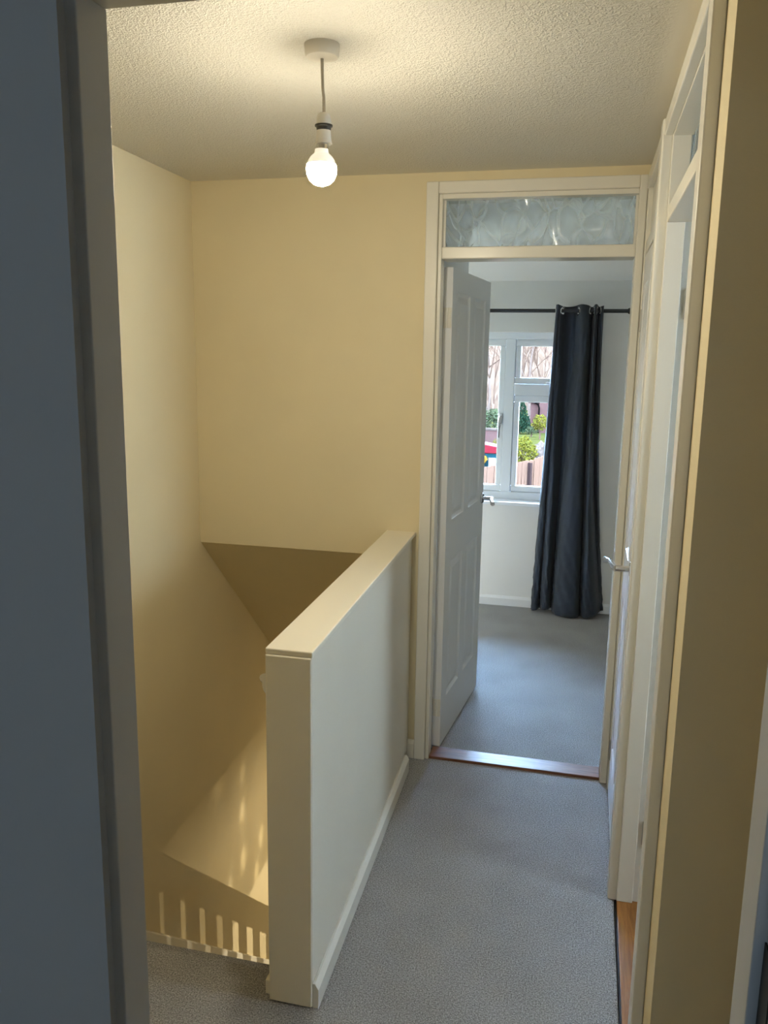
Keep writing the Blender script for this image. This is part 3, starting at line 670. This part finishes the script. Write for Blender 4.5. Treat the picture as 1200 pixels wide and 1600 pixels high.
bpart(lambda bm: box(bm, -.76, -.68, 4.76, 4.84, -2.6, nz(4.8)+1.15), 'newel_post', bevel=.004)

# ================================================================== OUTSIDE
def zg(y): return -2.6 if y < 22 else -2.6 - .0406*(y-22)
def f_ground(bm):
    ys = [7.3, 22, 57, 70, 180]
    rows = [[bm.verts.new((x, y, zg(y)-.03)) for x in (-60, 60)] for y in ys]
    for a, b in zip(rows, rows[1:]): bm.faces.new((a[0], a[1], b[1], b[0]))
    r = bmesh.ops.extrude_face_region(bm, geom=bm.faces[:]); bmesh.ops.translate(bm, vec=(0, 0, -.3), verts=[v for v in r['geom'] if isinstance(v, bmesh.types.BMVert)])
tag(made(f_ground, 'ground', M_LAWN), 'sunlit lawn outside the bedroom window', 'lawn', 'structure')
def f_path(y0, y1, x0, x1, dz):
    def f(bm):
        v = [bm.verts.new((x, y, zg(y)+d)) for d in (-.05, dz) for x, y in ((x0, y0), (x1, y0), (x1, y1), (x0, y1))]
        for q in ((3, 2, 1, 0), (4, 5, 6, 7), (0, 1, 5, 4), (1, 2, 6, 5), (2, 3, 7, 6), (3, 0, 4, 7)): bm.faces.new([v[i] for i in q])
    return f
tag(made(f_path(24, 50, -30, 20, .01), 'road', M_ROAD), 'grey road between the fence and the lawn', 'road', 'structure')
def leaves(bm, shape, n, size):
    """scattered little leaf quads filling an ellipsoid / cone"""
    for _ in range(n):
        while True:
            p = Vector((random.uniform(-1, 1), random.uniform(-1, 1), random.uniform(-1, 1)))
            if shape == 'ball' and .35 < p.length < 1 + .12*math.sin(9*p.x+7*p.z): break
            if shape == 'cone':
                rr = (1-(p.z+1)/2)*.95 + .08
                if .4*rr < math.hypot(p.x, p.y) < rr: break
        a = Vector((random.gauss(0, 1), random.gauss(0, 1), random.gauss(0, 1))).normalized(); b = a.orthogonal().normalized()
        s = size*random.uniform(.6, 1.3)
        bm.faces.new([bm.verts.new(p + q) for q in (a*s, b*s*.6, -a*s, -b*s*.6)])
def plant(name, label, cat, x, y, w, h, shape, material, n=700, size=.16, stem=.15):
    g = zg(y)
    o = empty(name, label, cat, (x, y, g))
    f = made(lambda bm: leaves(bm, shape, n, size), 'foliage', material, o); f['kind'] = 'stuff'
    f.location = (0, 0, h/2 + stem/2); f.scale = (w/2, w/2, (h-stem)/2)
    made(lambda bm: tube(bm, [(0, 0, -.05), (0.02, 0, h*.3), (0, .02, h*.6)], [.06, .045, .02], 7), 'stem', M_TWIG, o)
plant('conifer', 'dark green conifer against the brick house corner', 'conifer', -.0775*67, 67, 2.0, 3.2, 'cone', M_CONIFER, 1500, .09)
plant('shrub', 'round yellow-green shrub behind the fence', 'shrub', -.0745*35, 35, 1.35, 1.5, 'ball', M_YELLOW, 1200, .10)
plant('small_tree', 'small yellow-leaved tree in front of the brick house', 'tree', -.0540*60, 60, 1.25, 1.75, 'ball', M_YELLOW, 700, .12, .6)
plant('ground_shrub', 'low dark green shrub at the foot of the brick house', 'shrub', -.064*63, 63, 1.0, .75, 'ball', M_GREEN, 700, .12)
plant('hedge_bush', 'pale green bush behind the purple garden wall', 'shrub', -.112*56, 56, 2.4, 2.1, 'ball', M_GREEN, 1200, .10)
plant('garden_bush', 'yellow-green bush right of the playhouse', 'shrub', -.1035*33, 33, .6, 1.5, 'ball', M_YELLOW, 600, .13)
bo = bmesh.new(); bmesh.ops.create_icosphere(bo, subdivisions=3, radius=1)
for v in bo.verts: v.co *= 1 + .16*math.sin(v.co.x*5+1)*math.sin(v.co.y*4.3)+.1*math.sin(v.co.z*7+v.co.x*3)
bo_ = tag(obj('boulder', bo, M_ROCK), 'pale grey boulder beside the yellow shrub', 'boulder'); bo_.location = (-.0535*38, 38, zg(38)+.45); bo_.scale = (.36, .4, .62)
# brick house
hs = empty('brick_house', 'red brick house end with a black downpipe and eaves', 'house', (-.066*70+3.4, 72, zg(70)))
def hp(fn, name, material, **kw):
    o = made(fn, name, material, hs, **kw); o.matrix_parent_inverse = Matrix.Translation(-Vector(hs.location)); return o
hx0, hz0 = -.0662*70, zg(70)-.1
hp(lambda bm: (box(bm, hx0, hx0+.72, 70, 76, hz0, -2.15), box(bm, hx0+.72, hx0+7, 69.6, 76, hz0, -1.0)), 'wall', M_BRICK)
hp(lambda bm: box(bm, hx0-.2, hx0+.75, 69.8, 76.2, -2.16, -2.0), 'eaves', M_TILE)
hp(lambda bm: extrude(bm, [(69.4, -1.0), (76.2, -1.0), (72.9, -.25)], 'x', hx0+.6, hx0+7.2), 'roof', M_TILE)
hp(lambda bm: tube(bm, [(hx0+.35, 69.75, -2.1), (hx0+.62, 69.72, -2.25), (hx0+.72, 69.52, -2.5), (hx0+.72, 69.52, hz0)], .06, 8), 'downpipe', M_PIPE)
hp(lambda bm: box(bm, hx0+2.2, hx0+3.4, 69.57, 69.62, -3.2, -2.0), 'window', M_UPVC)
# garden wall, left
gw = empty('garden_wall', 'purple-red brick garden wall with a pale coping seen through the left pane', 'wall', (-6.2, 45, zg(45)))
def gp(fn, name, material):
    o = made(fn, name, material, gw); o.matrix_parent_inverse = Matrix.Translation(-Vector(gw.location)); return o
gp(lambda bm: box(bm, -8.5, -4.55, 45, 45.25, zg(45)-.1, -2.32), 'wall', M_BRICK)
gp(lambda bm: box(bm, -8.55, -4.5, 44.95, 45.3, -2.32, -2.22), 'coping', M_ROCK)
# toy playhouse, left
ph = empty('playhouse', 'blue toy playhouse with a red roof and yellow slide behind the left fence', 'playhouse', (-.1175*30, 30.5, zg(30)))
made(lambda bm: box(bm, -.45, .45, -.35, .35, 0, 1.14), 'body', M_BLUE, ph, bevel=.03)
made(lambda bm: extrude(bm, [(-.5, 1.08), (.52, 1.08), (.42, 1.32), (-.42, 1.46)], 'y', -.45, .45), 'roof', M_RED, ph, bevel=.02)
made(lambda bm: extrude(bm, [(-.9, 0), (-.55, 0), (.10, .86), (.02, 1.0), (-.2, .95)], 'y', -.75, -.40), 'slide', M_YEL, ph, bevel=.03)
made(lambda bm: box(bm, .12, .36, -.37, -.33, .25, .9), 'window', M_UPVC, ph)
# board fences
def fence(name, label, x0, y0, x1, y1, zt0, zt1, n, post=True):
    a, b = Vector((x0, y0, 0)), Vector((x1, y1, 0)); d = b-a; w = d.length/n; ang = math.atan2(d.y, d.x)
    o = empty(name, label, 'fence', (x0, y0, -2.6), ang)
    pb = bmesh.new(); box(pb, .006, w-.006, -.011, .011, 0, 1); p0 = obj('plank', pb, M_FENCE, o)
    for k_ in range(n):
        p = p0 if k_ == 0 else p0.copy()
        if k_: C.objects.link(p); p.parent = o
        t = (k_+.5)/n; p.location = (k_*w, random.uniform(-.006, .006), 0); p.scale = (1, 1, 2.6 + zt0 + (zt1-zt0)*t + random.uniform(-.012, .012))
    for zz in (.3, .85, 1.4): made(lambda bm: box(bm, 0, d.length, .012, .05, zz, zz+.08), 'rail', M_FENCE, o)
    for xx in (0, d.length): made(lambda bm: box(bm, xx-.05, xx+.05, .012, .11, -.05, 2.6+(zt0 if xx == 0 else zt1)-.03), 'post', M_FENCE, o)
    if post: made(lambda bm: box(bm, d.length-.035, d.length+.035, -.09, .012, -.05, 2.6+zt1-.06), 'post', M_TILE, o, label='dark end post')
fence('board_fence', 'weathered board fence running left under the window view', -3.4, 16.6, -.0657*20, 20.0, -.86, -.80, 30)
fence('side_fence', 'second board fence receding to the right behind a dark post', -.0657*20+.12, 20.25, .57, 27.6, -.80, -.78, 52, False)
# hillside of bare woodland closing the view
def m_hill():
    M = mat('bare_woodland', (.03, .02, .015), .9, spec=0)
    c, o = coords(M, (1.1, .3, .16))
    n = N(M, 'ShaderNodeTexNoise', Scale=1.0, Detail=8, Roughness=.75, Distortion=1.2); L(M, c, o, n, 'Vector')
    r = ramp(M, n, 'Fac', [(.36, (.022, .0105, .0078)), (.50, (.034, .0195, .0118)), (.60, (.050, .031, .0215))])
    L(M, r, 'Color', B(M), 'Base Color'); return M
M_HILL = m_hill()
def f_hill(bm):
    xs = [-90 + 2.5*i for i in range(65)]; rows = []
    for k_, (y, z) in enumerate(((150, -8.5), (152, -3), (156, 2.5), (162, 6.5), (172, 9.5), (190, 10.5))):
        rows.append([bm.verts.new((x, y + 2.2*math.sin(x*.43+k_*1.3), z + (0 if k_ == 0 else 1.1*math.sin(x*.31+k_) + .7*math.sin(x*.83+2*k_)))) for x in xs])
    for a, b in zip(rows, rows[1:]):
        for i in range(len(xs)-1): bm.faces.new((a[i], a[i+1], b[i+1], b[i]))
tag(made(f_hill, 'wooded_hill', M_HILL, smooth=True), 'hazy hillside of bare pinkish woodland behind the gardens', 'hill', 'structure')
# bare birches
def tree(x, y, h, lean, pale, label):
    g = zg(y); o = empty('bare_tree', label, 'tree', (x, y, g), group='bare trees beyond the gardens')
    tw, tk = bmesh.new(), bmesh.new()
    def grow(p, d, ln, r, lev, bm_):
        pts = [p]; q = p.copy(); dd = d.copy(); k_ = 3
        for i in range(k_):
            dd = (dd + Vector((random.gauss(0, .13), random.gauss(0, .13), .06))).normalized(); q = q + dd*ln/k_; pts.append(q.copy())
        tube(bm_, pts, [r*(1-.25*i) for i in range(k_+1)], 5 if lev < 2 else 3, False)
        if lev < 4:
            for i in range(7 if lev < 1 else 5):
                t = random.uniform(.3, 1); j = min(int(t*k_), k_-1); b0 = pts[j].lerp(pts[j+1], t*k_-j)
                nd = (dd + Vector((random.gauss(0, .6), random.gauss(0, .6), random.uniform(-.1, .5)))).normalized()
                grow(b0, nd, ln*random.uniform(.45, .7), r*.42, lev+1, tw)
    grow(Vector((0, 0, -.1)), Vector((lean, 0, 1)).normalized(), h, .012*h+.05, 0, tk)
    for s_ in range(2):
        grow(Vector((0, 0, random.uniform(.5, 2))), Vector((random.uniform(-.5, .5), random.uniform(-.3, .3), 1)).normalized(), h*.7, .008*h+.03, 1, tk)
    obj('trunk', tk, M_BIRCH if pale else M_TWIG, o)
    t_ = obj('branches', tw, M_TWIG, o); t_['kind'] = 'stuff'
for i, (rx, y, h, ln, pale, lab) in enumerate([
        (-.118, 72, 8.5, .05, 1, 'pale birch seen through the left pane, leaning right'),
        (-.0665, 85, 10, -.05, 1, 'white-stemmed birch in the middle of the upper right pane'),
        (-.110, 99, 11.5, -.06, 0, 'brown bare tree behind the birch of the left pane'),
        (-.078, 113, 13, .04, 0, 'brown bare tree left in the upper right pane'),
        (-.056, 142, 14, .03, 0, 'farthest bare tree beside the curtain edge')]):
    tree(rx*y, y, h, ln, pale, lab)
